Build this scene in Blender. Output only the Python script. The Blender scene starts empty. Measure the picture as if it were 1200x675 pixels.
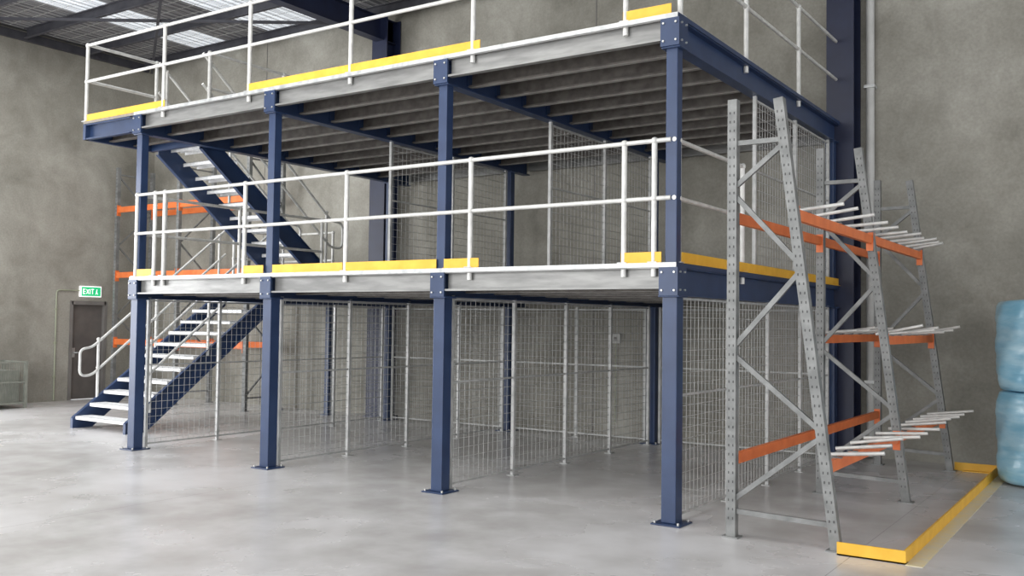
import bpy, math, random
from mathutils import Vector, Matrix
random.seed(7)
scene = bpy.context.scene
scene.view_settings.view_transform = 'Standard'

# ------------------------------------------------------------------ materials
def new_mat(name):
    m = bpy.data.materials.new(name); m.use_nodes = True
    nt = m.node_tree; b = nt.nodes['Principled BSDF']
    return m, nt, b

def noisy(name, c1, c2, scale=3.0, rough=0.5, metal=0.0, bump=0.0, stretch=(1,1,1), detail=6, lo=0.35, hi=0.65, rvar=0.0, bscale=None, coat=0.0):
    m, nt, b = new_mat(name)
    tc = nt.nodes.new('ShaderNodeTexCoord'); mp = nt.nodes.new('ShaderNodeMapping')
    mp.inputs['Scale'].default_value = stretch
    nt.links.new(tc.outputs['Object'], mp.inputs[0])
    n = nt.nodes.new('ShaderNodeTexNoise'); n.inputs['Scale'].default_value = scale; n.inputs['Detail'].default_value = detail
    nt.links.new(mp.outputs[0], n.inputs['Vector'])
    r = nt.nodes.new('ShaderNodeValToRGB')
    r.color_ramp.elements[0].position = lo; r.color_ramp.elements[0].color = (*c1, 1)
    r.color_ramp.elements[1].position = hi; r.color_ramp.elements[1].color = (*c2, 1)
    nt.links.new(n.outputs['Fac'], r.inputs[0]); nt.links.new(r.outputs[0], b.inputs['Base Color'])
    b.inputs['Roughness'].default_value = rough; b.inputs['Metallic'].default_value = metal
    if coat: b.inputs['Coat Weight'].default_value = coat
    if bump:
        n2 = nt.nodes.new('ShaderNodeTexNoise'); n2.inputs['Scale'].default_value = bscale or scale*8; n2.inputs['Detail'].default_value = 5
        nt.links.new(mp.outputs[0], n2.inputs['Vector'])
        bp = nt.nodes.new('ShaderNodeBump'); bp.inputs['Strength'].default_value = bump; bp.inputs['Distance'].default_value = 0.01
        nt.links.new(n2.outputs['Fac'], bp.inputs['Height']); nt.links.new(bp.outputs[0], b.inputs['Normal'])
    if rvar:
        mr = nt.nodes.new('ShaderNodeMapRange'); mr.inputs['To Min'].default_value = rough-rvar; mr.inputs['To Max'].default_value = rough+rvar
        mr.inputs['From Min'].default_value = .3; mr.inputs['From Max'].default_value = .7
        nt.links.new(n.outputs['Fac'], mr.inputs[0]); nt.links.new(mr.outputs[0], b.inputs['Roughness'])
    return m

M = {}
M['blue'] = noisy('navy_powder_coat', (.017,.036,.094), (.024,.048,.118), 4, .38, 0.0)
M['darkblue'] = noisy('dark_navy_paint', (.009,.013,.040), (.013,.020,.056), 3, .45)
M['galv'] = noisy('galvanised_steel', (.42,.43,.43), (.60,.61,.60), 14, .45, .45, rvar=.08)
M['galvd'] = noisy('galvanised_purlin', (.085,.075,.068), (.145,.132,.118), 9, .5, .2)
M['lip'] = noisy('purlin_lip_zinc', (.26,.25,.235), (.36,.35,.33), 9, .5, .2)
M['fascia'] = noisy('fascia_zinc', (.20,.20,.195), (.31,.31,.30), 2.5, .42, .35, stretch=(1,1,6))
M['rail'] = noisy('handrail_galvanised', (.55,.55,.53), (.70,.70,.67), 10, .4, .15)
M['rackgrey'] = noisy('rack_upright_zinc', (.17,.175,.172), (.255,.26,.255), 8, .55, .25)
M['slot'] = noisy('slot_dark', (.06,.06,.06), (.09,.09,.09), 8, .8)
M['wire'] = noisy('fence_wire_zinc', (.38,.39,.38), (.52,.52,.51), 10, .5, .2)
M['yellow'] = noisy('yellow_paint', (.76,.42,.03), (.86,.50,.05), 6, .5)
M['orange'] = noisy('orange_powder_coat', (.68,.15,.035), (.78,.20,.055), 6, .45)
M['tread'] = noisy('tread_checker_plate', (.70,.71,.71), (.86,.86,.86), 20, .5, .0, bump=.4)
M['board'] = noisy('particle_board', (.22,.20,.17), (.29,.265,.23), 20, .8)
M['bolt'] = noisy('zinc_bolt', (.5,.5,.48), (.65,.65,.62), 20, .35, .6)
M['roof'] = noisy('roof_steel_dark', (.035,.035,.045), (.06,.06,.07), 4, .6)
M['white'] = noisy('white_pvc', (.44,.44,.42), (.55,.55,.53), 3, .5)
M['door'] = noisy('door_paint', (.10,.09,.085), (.14,.125,.115), 3, .55)
M['frame'] = noisy('door_frame_paint', (.16,.15,.14), (.2,.19,.18), 3, .5)
M['conduit'] = noisy('conduit_green', (.28,.30,.22), (.36,.38,.28), 3, .5)
M['tan'] = noisy('worn_line_paint', (.72,.62,.36), (.66,.62,.50), 7, .6)
M['mesh_green'] = noisy('crate_grey_green', (.20,.21,.18), (.27,.28,.24), 6, .7)

def roofmat():
    m, nt, b = new_mat('corrugated_roof')
    tc = nt.nodes.new('ShaderNodeTexCoord')
    w = nt.nodes.new('ShaderNodeTexWave'); w.bands_direction = 'X'; w.inputs['Scale'].default_value = 1.6
    nt.links.new(tc.outputs['Object'], w.inputs[0])
    r = nt.nodes.new('ShaderNodeValToRGB')
    r.color_ramp.elements[0].color = (.09,.09,.10,1); r.color_ramp.elements[1].color = (.22,.22,.23,1)
    nt.links.new(w.outputs['Fac'], r.inputs[0]); nt.links.new(r.outputs[0], b.inputs['Base Color'])
    bp = nt.nodes.new('ShaderNodeBump'); bp.inputs['Strength'].default_value = .6
    nt.links.new(w.outputs['Fac'], bp.inputs['Height']); nt.links.new(bp.outputs[0], b.inputs['Normal'])
    b.inputs['Roughness'].default_value = .6
    return m
M['corr'] = roofmat()

def skymat():
    m, nt, b = new_mat('translucent_sheet')
    tc = nt.nodes.new('ShaderNodeTexCoord')
    w = nt.nodes.new('ShaderNodeTexWave'); w.bands_direction = 'X'; w.inputs['Scale'].default_value = 1.6
    nt.links.new(tc.outputs['Object'], w.inputs[0])
    r = nt.nodes.new('ShaderNodeValToRGB')
    r.color_ramp.elements[0].color = (.45,.47,.5,1); r.color_ramp.elements[1].color = (.8,.85,.9,1)
    nt.links.new(w.outputs['Fac'], r.inputs[0])
    nt.links.new(r.outputs[0], b.inputs['Base Color']); nt.links.new(r.outputs[0], b.inputs['Emission Color'])
    b.inputs['Emission Strength'].default_value = .65
    return m
M['sky'] = skymat()

def concrete_wall(name, ca, cb, cc):
    m, nt, b = new_mat(name); N = nt.nodes; L = nt.links
    tc = N.new('ShaderNodeTexCoord')
    n1 = N.new('ShaderNodeTexNoise'); n1.inputs['Scale'].default_value = .42; n1.inputs['Detail'].default_value = 5; n1.inputs['Roughness'].default_value=.6; n1.inputs['Distortion'].default_value=.5
    n2 = N.new('ShaderNodeTexNoise'); n2.inputs['Scale'].default_value = 1.5; n2.inputs['Detail'].default_value = 10; n2.inputs['Roughness'].default_value=.62; n2.inputs['Distortion'].default_value=.5
    n3 = N.new('ShaderNodeTexNoise'); n3.inputs['Scale'].default_value = 30; n3.inputs['Detail'].default_value = 6
    for n in (n1,n2,n3): L.new(tc.outputs['Object'], n.inputs['Vector'])
    r = N.new('ShaderNodeValToRGB'); r.color_ramp.elements[0].position=.35; r.color_ramp.elements[0].color=(*ca,1)
    r.color_ramp.elements[1].position=.65; r.color_ramp.elements[1].color=(*cc,1)
    e = r.color_ramp.elements.new(.5); e.color=(*cb,1)
    mx = N.new('ShaderNodeMix'); mx.data_type='FLOAT'; mx.inputs[0].default_value=.5
    L.new(n1.outputs['Fac'], mx.inputs[2]); L.new(n2.outputs['Fac'], mx.inputs[3]); L.new(mx.outputs[0], r.inputs[0])
    mr = N.new('ShaderNodeMapRange'); mr.inputs['From Min'].default_value=.3; mr.inputs['From Max'].default_value=.7; mr.inputs['To Min'].default_value=.9; mr.inputs['To Max'].default_value=1.07
    L.new(n3.outputs['Fac'], mr.inputs[0])
    hs = N.new('ShaderNodeHueSaturation'); L.new(mr.outputs[0], hs.inputs['Value']); L.new(r.outputs[0], hs.inputs['Color'])
    L.new(hs.outputs[0], b.inputs['Base Color'])
    b.inputs['Roughness'].default_value=.8
    bp = N.new('ShaderNodeBump'); bp.inputs['Strength'].default_value=.2; bp.inputs['Distance'].default_value=.01
    L.new(n3.outputs['Fac'], bp.inputs['Height']); L.new(bp.outputs[0], b.inputs['Normal'])
    return m
M['wall'] = concrete_wall('precast_concrete', (.205,.196,.165), (.30,.288,.248), (.40,.387,.342))

def floor_mat():
    m, nt, b = new_mat('polished_concrete'); N = nt.nodes; L = nt.links
    tc = N.new('ShaderNodeTexCoord')
    n1 = N.new('ShaderNodeTexNoise'); n1.inputs['Scale'].default_value=.5; n1.inputs['Detail'].default_value=6; n1.inputs['Roughness'].default_value=.55; n1.inputs['Distortion'].default_value=.3
    n2 = N.new('ShaderNodeTexNoise'); n2.inputs['Scale'].default_value=1.8; n2.inputs['Detail'].default_value=7; n2.inputs['Roughness'].default_value=.55
    for n in (n1,n2): L.new(tc.outputs['Object'], n.inputs['Vector'])
    mx = N.new('ShaderNodeMix'); mx.data_type='FLOAT'; mx.inputs[0].default_value=.4
    L.new(n1.outputs['Fac'], mx.inputs[2]); L.new(n2.outputs['Fac'], mx.inputs[3])
    r = N.new('ShaderNodeValToRGB'); r.color_ramp.elements[0].position=.33; r.color_ramp.elements[0].color=(.45,.435,.42,1)
    r.color_ramp.elements[1].position=.67; r.color_ramp.elements[1].color=(.70,.69,.69,1)
    r.color_ramp.interpolation='EASE'
    L.new(mx.outputs[0], r.inputs[0])
    sx = N.new('ShaderNodeSeparateXYZ'); L.new(tc.outputs['Object'], sx.inputs[0])
    def joint(sock, pos, per):
        a = N.new('ShaderNodeMath'); a.operation='ADD'; a.inputs[1].default_value=-pos; L.new(sock,a.inputs[0])
        p = N.new('ShaderNodeMath'); p.operation='PINGPONG'; p.inputs[1].default_value=per/2; L.new(a.outputs[0],p.inputs[0])
        c = N.new('ShaderNodeMath'); c.operation='LESS_THAN'; c.inputs[1].default_value=.004; L.new(p.outputs[0],c.inputs[0]); return c.outputs[0]
    j1 = joint(sx.outputs[0], -7.9, 6.0)
    mj = N.new('ShaderNodeMix'); mj.data_type='RGBA'; L.new(j1, mj.inputs[0]); L.new(r.outputs[0], mj.inputs[6]); mj.inputs[7].default_value=(.36,.35,.34,1)
    L.new(mj.outputs[2], b.inputs['Base Color'])
    rr = N.new('ShaderNodeMapRange'); rr.inputs['From Min'].default_value=.3; rr.inputs['From Max'].default_value=.7; rr.inputs['To Min'].default_value=.24; rr.inputs['To Max'].default_value=.30
    L.new(n1.outputs['Fac'], rr.inputs[0]); L.new(rr.outputs[0], b.inputs['Roughness'])
    return m
M['floor'] = floor_mat()

def wrapmat():
    m, nt, b = new_mat('blue_stretch_wrap'); N=nt.nodes; L=nt.links
    tc=N.new('ShaderNodeTexCoord'); mp=N.new('ShaderNodeMapping'); mp.inputs['Scale'].default_value=(1.5,1.5,6); mp.inputs['Rotation'].default_value=(.25,.1,0)
    L.new(tc.outputs['Object'],mp.inputs[0]); n=N.new('ShaderNodeTexNoise'); n.inputs['Scale'].default_value=1.4; n.inputs['Detail'].default_value=6
    L.new(mp.outputs[0],n.inputs['Vector']); r=N.new('ShaderNodeValToRGB')
    r.color_ramp.elements[0].position=.35; r.color_ramp.elements[0].color=(.20,.46,.62,1); r.color_ramp.elements[1].position=.8; r.color_ramp.elements[1].color=(.52,.74,.83,1)
    L.new(n.outputs['Fac'],r.inputs[0]); L.new(r.outputs[0],b.inputs['Base Color']); b.inputs['Roughness'].default_value=.3; b.inputs['Coat Weight'].default_value=.5
    bp=N.new('ShaderNodeBump'); bp.inputs['Strength'].default_value=.6; bp.inputs['Distance'].default_value=.03; L.new(n.outputs['Fac'],bp.inputs['Height']); L.new(bp.outputs[0],b.inputs['Normal'])
    return m
M['wrap'] = wrapmat()

# ------------------------------------------------------------------ builder
class B:
    def __init__(s): s.v=[]; s.f=[]; s.m=[]; s.sm=[]; s.mats=[]
    def mi(s, k):
        if k not in s.mats: s.mats.append(k)
        return s.mats.index(k)
    def add(s, vs, fs, k, smooth=False):
        o=len(s.v); s.v += [tuple(p) for p in vs]; i=s.mi(k)
        for f in fs: s.f.append([a+o for a in f]); s.m.append(i); s.sm.append(smooth)
    def box(s, x0,x1,y0,y1,z0,z1,k):
        vs=[(x,y,z) for z in (z0,z1) for y in (y0,y1) for x in (x0,x1)]
        s.add(vs,[(0,2,3,1),(4,5,7,6),(0,1,5,4),(1,3,7,5),(3,2,6,7),(2,0,4,6)],k)
    def bar(s,p,q,w,h,k,up=(0,0,1)):
        p=Vector(p);q=Vector(q);d=(q-p).normalized();u=Vector(up)
        if abs(d.dot(u))>.99: u=Vector((0,1,0))
        a=d.cross(u).normalized(); c=a.cross(d).normalized()
        vs=[e+a*(w/2*i)+c*(h/2*j) for e in (p,q) for i,j in ((-1,-1),(1,-1),(1,1),(-1,1))]
        s.add(vs,[(0,1,2,3),(7,6,5,4),(0,4,5,1),(1,5,6,2),(2,6,7,3),(3,7,4,0)],k)
    def profile(s,p,q,pts,k,up=(0,0,1)):
        p=Vector(p);q=Vector(q);d=(q-p).normalized();u=Vector(up)
        a=d.cross(u).normalized(); c=a.cross(d).normalized(); n=len(pts)
        vs=[e+a*i+c*j for e in (p,q) for i,j in pts]
        fs=[(i,(i+1)%n,(i+1)%n+n,i+n) for i in range(n)]
        fs+= [tuple(range(n-1,-1,-1)), tuple(range(n,2*n))]
        s.add(vs,fs,k)
    def ibeam(s,p,q,w,h,k,t=.012,up=(0,0,1)):
        a=w/2;b=h/2;g=.005
        s.profile(p,q,[(-a,-b),(a,-b),(a,-b+t),(g,-b+t),(g,b-t),(a,b-t),(a,b),(-a,b),(-a,b-t),(-g,b-t),(-g,-b+t),(-a,-b+t)],k,up)
    def cbeam(s,p,q,w,h,k,t=.006,up=(0,0,1)):
        a=w/2;b=h/2
        s.profile(p,q,[(-a,-b),(a,-b),(a,-b+.02),(a-t,-b+.02),(a-t,-b+t),(-a+t,-b+t),(-a+t,b-t),(a-t,b-t),(a-t,b-.02),(a,b-.02),(a,b),(-a,b)],k,up)
    def tube(s,pts,r,k,n=10,closed=False,caps=True):
        pts=[Vector(p) for p in pts]; N=len(pts); rings=[]
        prev=None
        for i,p in enumerate(pts):
            if closed: d=(pts[(i+1)%N]-pts[i-1]).normalized()
            else: d=(pts[min(i+1,N-1)]-pts[max(i-1,0)]).normalized()
            if prev is None:
                u=Vector((0,0,1)) if abs(d.z)<.9 else Vector((0,1,0))
                a=d.cross(u).normalized()
            else: a=(prev-d*prev.dot(d)).normalized()
            prev=a; c=d.cross(a).normalized()
            rings.append([p+a*(r*math.cos(2*math.pi*j/n))+c*(r*math.sin(2*math.pi*j/n)) for j in range(n)])
        vs=[v for R in rings for v in R]; fs=[]
        for i in range(N if closed else N-1):
            i2=(i+1)%N
            for j in range(n): fs.append((i*n+j,i*n+(j+1)%n,i2*n+(j+1)%n,i2*n+j))
        s.add(vs,fs,k,n>4)
        if caps and not closed:
            s.add(rings[0],[tuple(range(n-1,-1,-1))],k); s.add(rings[-1],[tuple(range(n))],k)
    def ball(s,c,r,k,n=8,m=5):
        c=Vector(c); vs=[c+Vector((0,0,r))]; fs=[]
        for i in range(1,m):
            t=math.pi*i/m
            for j in range(n): a=2*math.pi*j/n; vs.append(c+Vector((r*math.sin(t)*math.cos(a),r*math.sin(t)*math.sin(a),r*math.cos(t))))
        vs.append(c-Vector((0,0,r))); L=len(vs)-1
        for j in range(n):
            fs.append((0,1+j,1+(j+1)%n)); fs.append((L,1+(m-2)*n+(j+1)%n,1+(m-2)*n+j))
            for i in range(m-2): fs.append((1+i*n+j,1+(i+1)*n+j,1+(i+1)*n+(j+1)%n,1+i*n+(j+1)%n))
        s.add(vs,fs,k,True)
    def obj(s,name,parent=None,bevel=0):
        me=bpy.data.meshes.new(name); me.from_pydata(s.v,[],s.f)
        for k in s.mats: me.materials.append(M[k])
        me.polygons.foreach_set('material_index',s.m); me.polygons.foreach_set('use_smooth',s.sm); me.update()
        o=bpy.data.objects.new(name,me); scene.collection.objects.link(o)
        if parent: o.parent=parent
        if bevel:
            md=o.modifiers.new('bev','BEVEL'); md.width=bevel; md.segments=2; md.limit_method='ANGLE'
        return o
def empty(name,loc=(0,0,0)):
    e=bpy.data.objects.new(name,None); e.empty_display_size=.2; scene.collection.objects.link(e); return e
def rounded(pts,r=.1,k=5):
    pts=[Vector(p) for p in pts]; out=[pts[0]]
    for i in range(1,len(pts)-1):
        p=pts[i]; a=(pts[i-1]-p); b=(pts[i+1]-p); rr=min(r,a.length*.49,b.length*.49)
        a=p+a.normalized()*rr; b=p+b.normalized()*rr
        for t in range(k+1):
            u=t/k; out.append(a*(1-u)**2+p*2*u*(1-u)+b*u*u)
    out.append(pts[-1]); return out

# ------------------------------------------------------------------ constants
XD=-3.50; BAY=2.583; PX=[XD-BAY*3, XD-BAY*2, XD-BAY, XD]   # A B C D
YF=7.80; YR=12.85; YW=13.42; XW=-18.9
Z1=2.30; Z2=4.52; XR=9.0; YFR=-6.0; ZC=7.55

# ------------------------------------------------------------------ room
b=B(); b.box(XW-.3,XR,YFR,YW+.3,-.15,0,'floor'); b.obj('floor')
b=B(); b.box(XW,XR,YW,YW+.2,0,ZC+.3,'wall')
b.obj('wall_back')
b=B()
dy0,dy1,dz=11.5,12.28,2.05
ry0,ry1,rz=.5,7.2,5.0  # unseen opening added to the left wall so sky light gets in
b.box(XW-.2,XW,YFR,ry0,0,ZC+.3,'wall'); b.box(XW-.2,XW,ry0,ry1,rz,ZC+.3,'wall'); b.box(XW-.2,XW,ry1,dy0,0,ZC+.3,'wall')
b.box(XW-.2,XW,dy1,YW+.2,0,ZC+.3,'wall'); b.box(XW-.2,XW,dy0,dy1,dz,ZC+.3,'wall')
b.obj('wall_left')
b=B()
for x in (-15.2,-7.4,.6): b.box(x-.009,x+.009,YW-.006,YW-.001,0,ZC,'frame')
b.obj('trim_panel_joints')
b=B()
b.box(XW-.12,XW-.07,dy0+.02,dy1-.02,.01,dz-.02,'door'); b.box(XW-.14,XW+.02,dy0-.04,dy0+.03,0,dz+.05,'frame'); b.box(XW-.14,XW+.02,dy1-.03,dy1+.04,0,dz+.05,'frame'); b.box(XW-.14,XW+.02,dy0,dy1,dz-.03,dz+.05,'frame')
b.tube([(XW-.07,dy0+.1,1.0),(XW-.01,dy0+.1,1.0),(XW-.01,dy0+.22,1.0)],.012,'galv',8)
b.box(XW-.075,XW-.06,dy0+.06,dy0+.14,.9,1.1,'galv')
b.obj('door_1')
b=B()
sk=[(-16.9,-15.9),(-14.6,-12.7),(-9.6,-8.2),(-2,-.6)]
xs=[XW-.3]+[e for s_ in sk for e in s_]+[XR]
for i in range(len(xs)-1):
    b.box(xs[i],xs[i+1],YFR,YW+.2,ZC,ZC+.05,'sky' if i%2 else 'corr')
b.obj('ceiling')
root=empty('roof_structure')
b=B()
y=YW-.5
while y>YFR+1:
    b.cbeam((XW+.2,y,ZC-.11),(XR,y,ZC-.11),.07,.2,'roof'); y-=1.35
b.obj('purlins',root)
b=B()
for x in (-11.72,-3.42,4.9):
    b.ibeam((x,YW-.02,ZC-.42),(x,YFR+.1,ZC-.42),.2,.42,'darkblue')
b.bar((XW+.1,YW-.3,ZC-.15),(XW+.1,YFR,ZC-.15),.08,.16,'roof')
b.bar((-18.5,13,ZC-.3),(-11.8,8.5,ZC-.3),.05,.05,'roof'); b.bar((-18.5,8.5,ZC-.3),(-11.8,13,ZC-.3),.05,.05,'roof')
b.obj('rafters',root)
b=B()
y=6.0
while y<YW-.1:
    b.bar((XW+.2,y,ZC-.005),(-8,y,ZC-.005),.006,.006,'white'); y+=.3
x=XW+.2
while x<-8:
    b.bar((x,6,ZC-.01),(x,YW-.05,ZC-.01),.006,.006,'white'); x+=.15
b.obj('roof_safety_mesh',root)

for i,x in enumerate((-11.72,-3.42)):
    b=B(); b.ibeam((x,13.2,0),(x,13.2,ZC-.2),.36,.38,'darkblue',t=.02,up=(0,1,0))
    b.box(x-.25,x+.25,13.02,YW-.01,0,.025,'darkblue')
    b.obj('structural_steel_column')
b=B(); b.tube([(-3.10,13.33,0.02),(-3.10,13.33,ZC-.2)],.055,'white',14)
for z in (1,3,5,7): b.box(-3.17,-3.03,13.26,13.415,z,z+.04,'galv')
b.obj('downpipe')

# ------------------------------------------------------------------ mezzanine
mez=empty('mezzanine_floor_structure')
def bolts(b,x,y,z,dx=.04,dz=.04,ax='y'):
    for i in (-1,1):
        for j in (-1,1):
            if ax=='y': b.tube([(x+i*dx,y,z+j*dz),(x+i*dx,y-.014,z+j*dz)],.010,'bolt',6)
            else: b.tube([(x,y+i*dx,z+j*dz),(x+.014,y+i*dx,z+j*dz)],.010,'bolt',6)
b=B()
for x in PX:
    for y in (YF,YR):
        w=.07
        b.box(x-w,x+w,y-w,y+w,.015,Z1-.29,'blue')
        b.box(x-w,x+w,y-w,y+w,Z1-.02,Z1+.0,'blue')
        b.box(x-.14,x+.14,y-.14,y+.14,0,.014,'blue')
        for i in (-1,1):
            for j in (-1,1): b.tube([(x+i*.11,y+j*.11,.014),(x+i*.11,y+j*.11,.035)],.012,'bolt',6)
        b.box(x-.1,x+.1,y-.1,y+.1,Z1-.305,Z1-.288,'blue')
        w=.055
        b.box(x-w,x+w,y-w,y+w,Z1,Z2-.29,'blue')
        b.box(x-.09,x+.09,y-.09,y+.09,Z2-.305,Z2-.288,'blue')
b.obj('columns',mez,bevel=.006)
def deck(name,z,x0,x1,ext=None):
    b=B()
    yb0,yb1=YF-.10,YW-.08
    for x in PX: b.ibeam((x,yb0+.02,z-.165),(x,yb1,z-.165),.13,.25,'blue')
    for x in PX:
        b.box(x-.09,x+.09,yb0-.006,yb0+.02,z-.29,z-.04,'blue')
        bolts(b,x-.0,yb0-.006,z-.165,.06,.08)
    for y in (YF,):
        b.box(XD+.068,XD+.085,y-.08,y+.1,z-.29,z-.03,'blue'); bolts(b,XD+.085,y,z-.16,.05,.08,'x')
    for i in range(3):
        b.cbeam((PX[i]+.09,yb0+.04,z-.13),(PX[i+1]-.09,yb0+.04,z-.13),.07,.2,'fascia')
        b.cbeam((PX[i+1]-.09,yb1-.04,z-.13),(PX[i]+.09,yb1-.04,z-.13),.07,.2,'fascia')
        y=yb0+.50
        while y<yb1-.3:
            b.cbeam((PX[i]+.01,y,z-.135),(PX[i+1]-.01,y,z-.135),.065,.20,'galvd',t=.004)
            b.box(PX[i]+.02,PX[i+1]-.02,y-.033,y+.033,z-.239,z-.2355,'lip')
            b.box(PX[i]+.007,PX[i]+.02,y-.05,y+.06,z-.23,z-.06,'blue'); b.box(PX[i+1]-.02,PX[i+1]-.007,y-.05,y+.06,z-.23,z-.06,'blue')
            y+=.54
    b.box(x0,XD+.07,yb0,yb1,z-.035,z,'board')
    b.box(x0,XD+.075,yb0-.006,yb0,z-.04,z+.002,'galv'); b.box(XD+.07,XD+.078,yb0,yb1,z-.04,z+.002,'blue')
    if ext:
        ex0,ey1=ext
        b.box(ex0,x0,yb0,ey1,z-.035,z,'board'); b.cbeam((ex0,yb0+.04,z-.15),(x0-.1,yb0+.04,z-.15),.07,.22,'blue')
        b.cbeam((x0-.08,ey1-.04,z-.15),(ex0,ey1-.04,z-.15),.07,.22,'blue'); b.bar((ex0+.03,yb0,z-.15),(ex0+.03,ey1,z-.15),.06,.22,'blue')
        for y in (yb0+.4,yb0+.8): b.cbeam((ex0,y,z-.135),(x0,y,z-.135),.065,.2,'galvd')
    return b.obj(name,mez)
deck('lower_deck',Z1,PX[0]-.07,XD)
deck('upper_deck',Z2,PX[0]-.07,XD,ext=(-12.5,8.85))
b=B()
b.box(-14.15,PX[0]-.07,11.6,12.95,Z1-.035,Z1,'board')
for y in (11.64,12.91): b.bar((-14.15,y,Z1-.15),(PX[0]-.07,y,Z1-.15),.06,.22,'blue')
b.bar((-14.12,11.6,Z1-.15),(-14.12,12.95,Z1-.15),.06,.22,'blue')
for y in (12.85,):
    for x in (-14.08,-12.7):
        b.box(x-.05,x+.05,y-.05,y+.05,0.015,Z1-.26,'blue'); b.box(x-.1,x+.1,y-.1,y+.1,0,.016,'blue')
b.obj('stair_landing',mez)

# ------------------------------------------------------------------ guard rails
def railrun(b,p,q,z,posts,H=1.1,mid=.58):
    p=Vector((*p,0));q=Vector((*q,0))
    for h in (H,mid): b.tube([p+Vector((0,0,z+h)),q+Vector((0,0,z+h))],.021,'rail',10)
    for t in posts:
        c=p+(q-p)*t
        b.tube([c+Vector((0,0,z-.12)),c+Vector((0,0,z+H))],.026,'rail',10)
        b.ball(c+Vector((0,0,z+H)),.036,'rail'); b.ball(c+Vector((0,0,z+mid)),.036,'rail')
        b.box(c.x-.045,c.x+.045,c.y-.045,c.y+.045,z+.0,z+.012,'galv')
def toe(b,x0,x1,y,z): b.box(x0,x1,y-.004,y+.004,z+.0,z+.10,'yellow'); b.box(x0,x1,y-.03,y+.03,z,z+.006,'yellow')
def toey(b,y0,y1,x,z): b.box(x-.004,x+.004,y0,y1,z+.0,z+.10,'yellow'); b.box(x-.03,x+.03,y0,y1,z,z+.006,'yellow')
yr=YF-.06
def frac(x0,x1,xs): return [(x-x0)/(x1-x0) for x in xs]
g=empty('safety_railing'); b=B()
xs=[-11.25,-10.86,-10.66,-9.10,-7.42,-5.70,-3.96,-3.66]
railrun(b,(-11.25,yr),(-3.50,yr),Z1,frac(-11.25,-3.5,xs))
railrun(b,(-3.47,yr),(-3.47,9.45),Z1,[.06,1.0])
railrun(b,(-11.28,yr+.06),(-11.28,11.2),Z1,[.12,.5,1])
railrun(b,(-14.1,12.9),(-12.7,12.9),Z1,[0,1]); railrun(b,(-14.1,11.75),(-14.1,12.9),Z1,[0,1])
b.obj('rails',g)
b=B()
for z in (Z1,):
    toe(b,-11.2,-10.86,yr-.015,z); toe(b,-9.1,-8.74,yr-.015,z);toe(b,-8.58,-7.45,yr-.015,z); toe(b,-7.4,-6.12,yr-.015,z); toe(b,-6.02,-5.58,yr-.015,z); toe(b,-3.98,-3.58,yr-.015,z)
toey(b,YF+.05,13.2,-3.44,Z1)
b.obj('kick_plates',g)
g=empty('safety_railing'); b=B()
xs=[-12.5,-10.75,-9.08,-7.40,-5.70,-3.96]
railrun(b,(-12.5,yr),(-3.50,yr),Z2,frac(-12.5,-3.5,xs))
railrun(b,(-3.47,yr),(-3.47,13.2),Z2,[.02,.33,.66,1.0])
railrun(b,(-12.47,yr),(-12.47,8.85),Z2,[1.0])
railrun(b,(-11.3,8.9),(-11.3,13.2),Z2,[0.0,.33,.66,1])
b.obj('rails',g)
b=B()
toe(b,-12.45,-10.7,yr-.015,Z2); toe(b,-9.1,-5.6,yr-.015,Z2); toe(b,-3.98,-3.5,yr-.015,Z2)
toey(b,yr,8.8,-12.47,Z2)
b.obj('kick_plates',g)

# ------------------------------------------------------------------ stairs
def stair(x0,x1,ya,za,yb,zb,n,t0=.03,ext=.28):
    e=empty('steel_staircase'); b=B(); s=1 if yb>ya else -1
    for x in (x0,x1):
        w=.008; d=.30
        prof=[(ya-s*.05,za+.0),(ya+s*.28,za),(yb,zb-d),(yb,zb+.02),(ya-s*.05,za+.16)]
        vs=[(x-w,p[0],p[1]) for p in prof]+[(x+w,p[0],p[1]) for p in prof]
        b.add(vs,[tuple(range(5)),tuple(range(9,4,-1))]+[(i,(i+1)%5,(i+1)%5+5,i+5) for i in range(5)],'blue')
        o=.03 if x==x1 else -.03
        b.bar((x+o,ya-s*.05,za+.16),(x+o,yb,zb+.02),.06,.008,'blue'); b.bar((x+o,ya+s*.28,za),(x+o,yb,zb-d),.06,.008,'blue')
        b.bar((x+o,ya-s*.05,za+.0),(x+o,ya-s*.05,za+.16),.06,.01,'blue')
    b.obj('stringers',e)
    b=B()
    run=(yb-ya)/n; rise=(zb-za)/n
    for i in range(1,n):
        y=ya+run*(i-.5); z=za+rise*i
        hw=abs(run)/2+.015
        b.box(x0+.01,x1-.01,y-hw,y+hw,z-.006,z,'tread')
        for sgn in (-1,1):
            yn=y+sgn*hw
            b.box(x0+.01,x1-.01,min(yn,yn-sgn*.006),max(yn,yn-sgn*.006),z-.055,z+.001,'tread')
        for yy in (y-hw*.35,y+hw*.35): b.box(x0+.01,x1-.01,yy-.004,yy+.004,z-.035,z-.005,'tread')
    b.obj('treads',e)
    b=B()
    for x in (x0-.03,x1+.03):
        def P(t,h): return Vector((x,ya+(yb-ya)*t,za+(zb-za)*t+h))
        H,mh=1.0,.55
        a0=P(t0,H+.06); m0=P(t0,mh+.06)
        pts=[P(1.0,H+.1),a0,a0+Vector((0,-s*ext,-.02)),m0+Vector((0,-s*ext,.0)),m0,P(1.0,mh+.1)]
        b.tube(rounded(pts,.12,6),.021,'rail',10)
        for t in (t0+.04,.5,.95):
            b.tube([P(t,.0),P(t,H+.1)],.023,'rail',10); b.ball(P(t,H+.1),.032,'rail'); b.ball(P(t,mh+.09),.032,'rail')
    b.obj('handrails',e)
stair(-14.12,-12.80,8.72,0,11.6,Z1,12,t0=.09,ext=.20)
stair(-12.38,-11.42,11.6,Z1,8.85,Z2,12)

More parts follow.
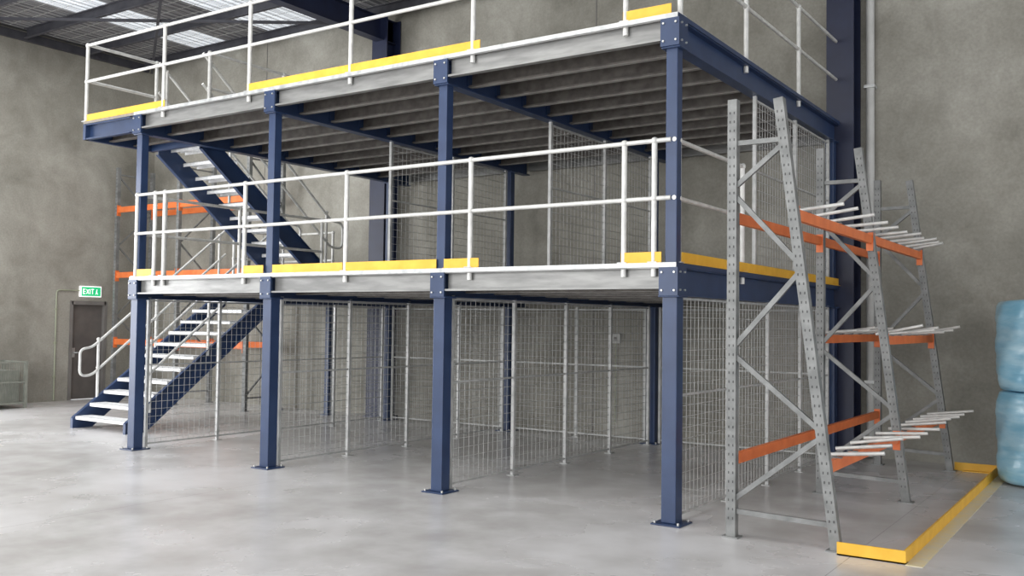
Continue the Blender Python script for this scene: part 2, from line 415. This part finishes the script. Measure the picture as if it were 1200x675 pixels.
# ------------------------------------------------------------------ mesh fences
def fence(x,y0,y1,z0,z1,npan,axis='y',mid=True):
    b=B()
    def pt(a,z): return (x,a,z) if axis=='y' else (a,x,z)
    L=(y1-y0)/npan
    for i in range(npan+1):
        a=y0+L*i
        b.bar(pt(a,z0),pt(a,z1+.04),.038,.038,'wire'); b.box(*( (x-.05,x+.05,a-.05,a+.05) if axis=='y' else (a-.05,a+.05,x-.05,x+.05)),z0,z0+.008,'wire')
    for z in ([z0+.06,z1]+([z0+1.12] if mid else [])): b.bar(pt(y0,z),pt(y1,z),.02,.02,'wire')
    a=y0+.06
    while a<y1: b.tube([pt(a,z0+.06),pt(a,z1)],.0027,'wire',4,caps=False); a+=.09
    z=z0+.12
    while z<z1: b.tube([pt(y0,z),pt(y1,z)],.0029,'wire',4,caps=False); z+=.1
    return b.obj('wire_mesh_fence')
for x in PX: fence(x+ (0.0),7.96,12.70,0,Z1-.31,4)
for x in PX[1:]: fence(x,9.9,12.72,Z1,Z2-.33,2)
for i in (0,1,2): fence(YR,PX[i]+.12,PX[i+1]-.12,0,Z1-.33,2,'x')

# ------------------------------------------------------------------ A-frame rack on the right
rk=empty('pipe_storage_rack')
XL=-2.88
def xs_(z): return -2.03-.46*z/3.6
b=B()
HT=3.62
def upright(b,p,q,key='rackgrey'):
    p=Vector(p);q=Vector(q)
    b.cbeam(p,q,.08,.075,key,t=.004,up=(0,1,0))
    d=(q-p).normalized(); L=(q-p).length; t=.15
    while t<L-.05:
        c=p+d*t
        for o in (-.018,.018): b.bar(c+Vector((o,-.0385,-.01)),c+Vector((o,-.0385,.01)),.009,.002,'slot',up=(0,1,0))
        t+=.075
for y in (7.63,10.2,12.77):
    upright(b,(XL,y,.01),(XL,y,HT+.03)); upright(b,(xs_(0),y,.01),(xs_(HT),y,HT))
    for x in (XL,xs_(0)): b.box(x-.07,x+.07,y-.06,y+.06,0,.012,'rackgrey')
    br=[((XL,.22),(xs_(.2),.2)),((XL,3.28),(xs_(3.28),3.28)),((XL,.30),(xs_(.88),.88)),((XL,1.52),(xs_(.92),.92)),((XL,1.56),(xs_(2.2),2.2)),((XL,2.86),(xs_(2.25),2.25)),((XL,2.9),(xs_(3.25),3.25))]
    for (xa,za),(xb,zb) in br: b.bar((xa,y,za),(xb,y,zb),.04,.035,'rackgrey',up=(0,1,0))
b.obj('uprights',rk)
b=B()
Ys=[7.63,10.2,12.77]
def beam(b,x,y0,y1,z):
    b.bar((x,y0+.04,z),(x,y1-.04,z),.045,.09,'orange')
    for y,s in ((y0,1),(y1,-1)): b.box(x-.035,x+.035,y+s*.04-.006,y+s*.04+.006,z-.12,z+.07,'orange')
for i in (0,1):
    for z in (2.66,.64):
        beam(b,XL,Ys[i],Ys[i+1],z); beam(b,xs_(z),Ys[i],Ys[i+1],z)
beam(b,XL,Ys[1],Ys[2],1.62); beam(b,xs_(1.62),Ys[1],Ys[2],1.62)
b.obj('load_beams',rk)
b=B()
def arms(z,ys,back=False,jz=.035):
    for y in ys:
        for x in ([xs_(z)]+([XL] if back else [])):
            j=random.uniform(-.015,jz); j2=random.uniform(-.04,.04)
            b.tube([(x-.14,y,z+.06),(x+.34+j2,y,z+.10+j)],.016,'rail',8)
            b.box(x-.04,x+.04,y-.025,y+.025,z+.044,z+.052,'rackgrey')
def sp(a,c,n): return [a+(c-a)*i/(n-1) for i in range(n)]
arms(2.66,sp(7.95,9.9,5)+sp(10.45,12.55,6)); arms(1.62,sp(10.45,12.55,6),True,.07); arms(.64,sp(7.95,9.9,5)+sp(10.45,12.55,6))
b.obj('support_arms',rk)

# ------------------------------------------------------------------ floor kerb
b=B()
b.box(-2.0,-1.5,7.52,7.535,0,.1,'yellow'); b.box(-2.0,-1.5,7.52,7.60,0,.012,'yellow')
b.box(-1.515,-1.5,7.535,12.9,0,.1,'yellow'); b.box(-1.6,-1.515,7.6,12.9,0,.012,'yellow')
b.box(-2.0,-1.515,12.885,12.9,0,.1,'yellow'); b.box(-1.9,-1.6,12.82,12.885,0,.012,'yellow')
b.box(-1.5,-1.38,7.5,12.95,0,.004,'tan')
b.obj('safety_kerb')

# ------------------------------------------------------------------ wrapped rolls
for i in range(2):
    b=B(); z0=.02+i*1.04; cx,cy=-.86,12.35; R=.60; n=72; H=1.02; rings=[]
    zs=[0,.015,.05,.12]+[.12+.78*j/22 for j in range(1,23)]+[.96,1.0,1.02]
    rs=[.90,.95,.98,1.0]+[1.0]*22+[.99,.96,.90]
    random.seed(3+i); ph=[random.uniform(0,6.28) for _ in range(8)]
    vs=[];fs=[]
    for j,(z,r) in enumerate(zip(zs,rs)):
        for k in range(n):
            a=2*math.pi*k/n
            dr=.008*math.sin(5*a+ph[0]+z*4)+.006*math.sin(11*a+ph[1]-z*9)+.005*math.sin(z*22+a*2+ph[2])+.003*math.sin(z*51-a*3+ph[3])
            rr=R*r+dr; vs.append((cx+rr*math.cos(a),cy+rr*math.sin(a),z0+z+.006*math.sin(3*a+ph[4])*(z>.5)))
    m=len(zs)
    for j in range(m-1):
        for k in range(n): fs.append((j*n+k,j*n+(k+1)%n,(j+1)*n+(k+1)%n,(j+1)*n+k))
    vs.append((cx,cy,z0)); vs.append((cx,cy,z0+H+.01))
    for k in range(n): fs.append((m*n,(k+1)%n,k)); fs.append((m*n+1,(m-1)*n+k,(m-1)*n+(k+1)%n))
    b.add(vs,fs,'wrap',True)
    if i==1:
        b.tube([(cx-.25,cy,z0+H-.02),(cx-.2,cy+.02,z0+H+.05),(cx-.1,cy,z0+H+.07),(cx,cy-.03,z0+H)],.04,'wrap',10)
    b.obj('plastic_wrapped_roll')

# ------------------------------------------------------------------ pallet racking behind the stairs
pr=empty('pallet_rack'); b=B()
fx=[-18.5,-16.4,-14.3]
for x in fx:
    for y in (12.25,13.1):
        upright(b,(x,y,.01),(x,y,5.0)); b.box(x-.07,x+.07,y-.06,y+.06,0,.012,'rackgrey')
    z=.3; s=0
    while z<4.3:
        y0,y1=(12.28,13.07) if s%2==0 else (13.07,12.28)
        b.bar((x,y0,z),(x,y1,z+.75),.03,.03,'rackgrey'); z+=.75; s+=1
    for z in (.25,4.85): b.bar((x,12.28,z),(x,13.07,z),.03,.03,'rackgrey')
b.obj('frames',pr)
b=B()
for i in (0,1):
    for z in (1.24,2.67,4.08):
        for y in (12.25,13.1):
            b.bar((fx[i]+.045,y,z),(fx[i+1]-.045,y,z),.045,.12,'orange')
            for x,s in ((fx[i],1),(fx[i+1],-1)): b.box(x+s*.045-.006,x+s*.045+.006,y-.045,y+.045,z-.13,z+.1,'orange')
b.obj('load_beams',pr)

# ------------------------------------------------------------------ small wall things
def sign():
    m,nt,bs=new_mat('exit_green'); bs.inputs['Base Color'].default_value=(.0,.35,.12,1); bs.inputs['Emission Color'].default_value=(.02,.5,.2,1); bs.inputs['Emission Strength'].default_value=.8; M['green']=m
    m,nt,bs=new_mat('exit_white'); bs.inputs['Base Color'].default_value=(.9,.9,.9,1); bs.inputs['Emission Color'].default_value=(1,1,1,1); bs.inputs['Emission Strength'].default_value=.8; M['lit']=m
    b=B(); y0,y1,z0,z1=11.68,12.12,2.21,2.40
    b.box(XW+.001,XW+.06,y0-.02,y1+.02,z0-.02,z1+.02,'lit'); b.box(XW+.06,XW+.064,y0,y1,z0,z1,'green')
    X0,X1=XW+.064,XW+.067
    def st(ya,yb,za,zb): b.box(X0,X1,y0+ya,y0+yb,z0+za,z0+zb,'lit')
    st(.03,.045,.04,.15); [st(.03,.09,q,q+.015) for q in (.04,.0875,.135)]
    b.bar((X1,y0+.11,z0+.045),(X1,y0+.165,z0+.145),.002,.015,'lit'); b.bar((X1,y0+.165,z0+.045),(X1,y0+.11,z0+.145),.002,.015,'lit')
    st(.185,.2,.04,.15); st(.22,.28,.135,.15); st(.243,.258,.04,.15)
    st(.34,.36,.12,.145); st(.335,.355,.075,.115); b.bar((X1,y0+.345,z0+.08),(X1,y0+.375,z0+.035),.002,.014,'lit'); b.bar((X1,y0+.345,z0+.08),(X1,y0+.32,z0+.035),.002,.014,'lit')
    b.obj('exit_sign')
sign()
b=B()
b.tube(rounded([(XW+.02,11.66,2.32),(XW+.02,11.15,2.32),(XW+.02,11.15,.02)],.08),.016,'conduit',8)
for z in (.5,1.2,1.9): b.box(XW+.0,XW+.035,11.12,11.18,z,z+.03,'conduit')
b.obj('wall_conduit')
b=B(); x0,x1,y0,y1=-18.7,-17.9,9.15,10.0
for x in (x0,x1):
    for y in (y0,y1): b.box(x-.025,x+.025,y-.025,y+.025,0,.9,'mesh_green')
for z in (.1,.5,.88):
    for x in (x0,x1): b.bar((x,y0,z),(x,y1,z),.03,.03,'mesh_green')
    for y in (y0,y1): b.bar((x0,y,z),(x1,y,z),.03,.03,'mesh_green')
b.box(x0,x1,y0,y1,.1,.12,'mesh_green')
for i in range(1,20):
    t=i/20
    for x in (x0,x1): b.bar((x,y0+(y1-y0)*t,.1),(x,y0+(y1-y0)*t,.88),.006,.006,'mesh_green')
    for y in (y0,y1): b.bar((x0+(x1-x0)*t,y,.1),(x0+(x1-x0)*t,y,.88),.006,.006,'mesh_green')
b.box(x0+.08,x1-.08,y0+.08,y1-.08,.12,.72,'mesh_green')
b.obj('mesh_storage_crate')
b=B(); b.box(-7.05,-6.9,YW-.05,YW,1.45,1.6,'white'); b.tube([(-6.98,YW-.02,.2),(-6.98,YW-.02,1.45)],.012,'conduit',8); b.box(-7.0,-6.95,YW-.06,YW-.05,1.5,1.55,'frame'); b.obj('power_outlet')

# ------------------------------------------------------------------ lights / world
w=bpy.data.worlds.new('world'); scene.world=w; w.use_nodes=True
bg=w.node_tree.nodes['Background']; bg.inputs[0].default_value=(.97,.98,1,1); bg.inputs[1].default_value=1.9
def area(name,loc,tgt,sx,sy,p,col=(1,1,1)):
    l=bpy.data.lights.new(name,'AREA'); l.shape='RECTANGLE'; l.size=sx; l.size_y=sy; l.energy=p; l.color=col
    o=bpy.data.objects.new(name,l); scene.collection.objects.link(o); o.location=loc
    o.rotation_euler=(Vector(tgt)-Vector(loc)).to_track_quat('-Z','Y').to_euler(); return o
area('roller_door_daylight',(-8,-5.5,3.5),(-8,8,1.8),14,6,850,(1,.995,.985))
area('left_opening_fill',(-18.7,3.9,2.6),(-9,6.5,.3),6,4.6,750,(.97,.98,1))  # added area lamp at the assumed left opening, brightens the left floor
area('overhead_fill',(-8,4,7.2),(-8,5,0),10,4,380,(1,.99,.97))  # added overhead fill under the roof, not a real fitting
area('overhead_fill',(-15,9,7.2),(-15,9,0),4,4,170)  # second added fill, above the stair side

# ------------------------------------------------------------------ camera
cam=bpy.data.cameras.new('camera'); co=bpy.data.objects.new('camera',cam); scene.collection.objects.link(co)
cam.sensor_width=36; cam.lens=36*1112/1200
f=Vector((-.55583,.83022,.03676)).normalized(); r=Vector((.83125,.55622,.01286)); r=(r-f*r.dot(f)).normalized(); u=r.cross(f)
mt=Matrix(((r.x,u.x,-f.x,0),(r.y,u.y,-f.y,0),(r.z,u.z,-f.z,1.75),(0,0,0,1)))
co.matrix_world=mt; scene.camera=co
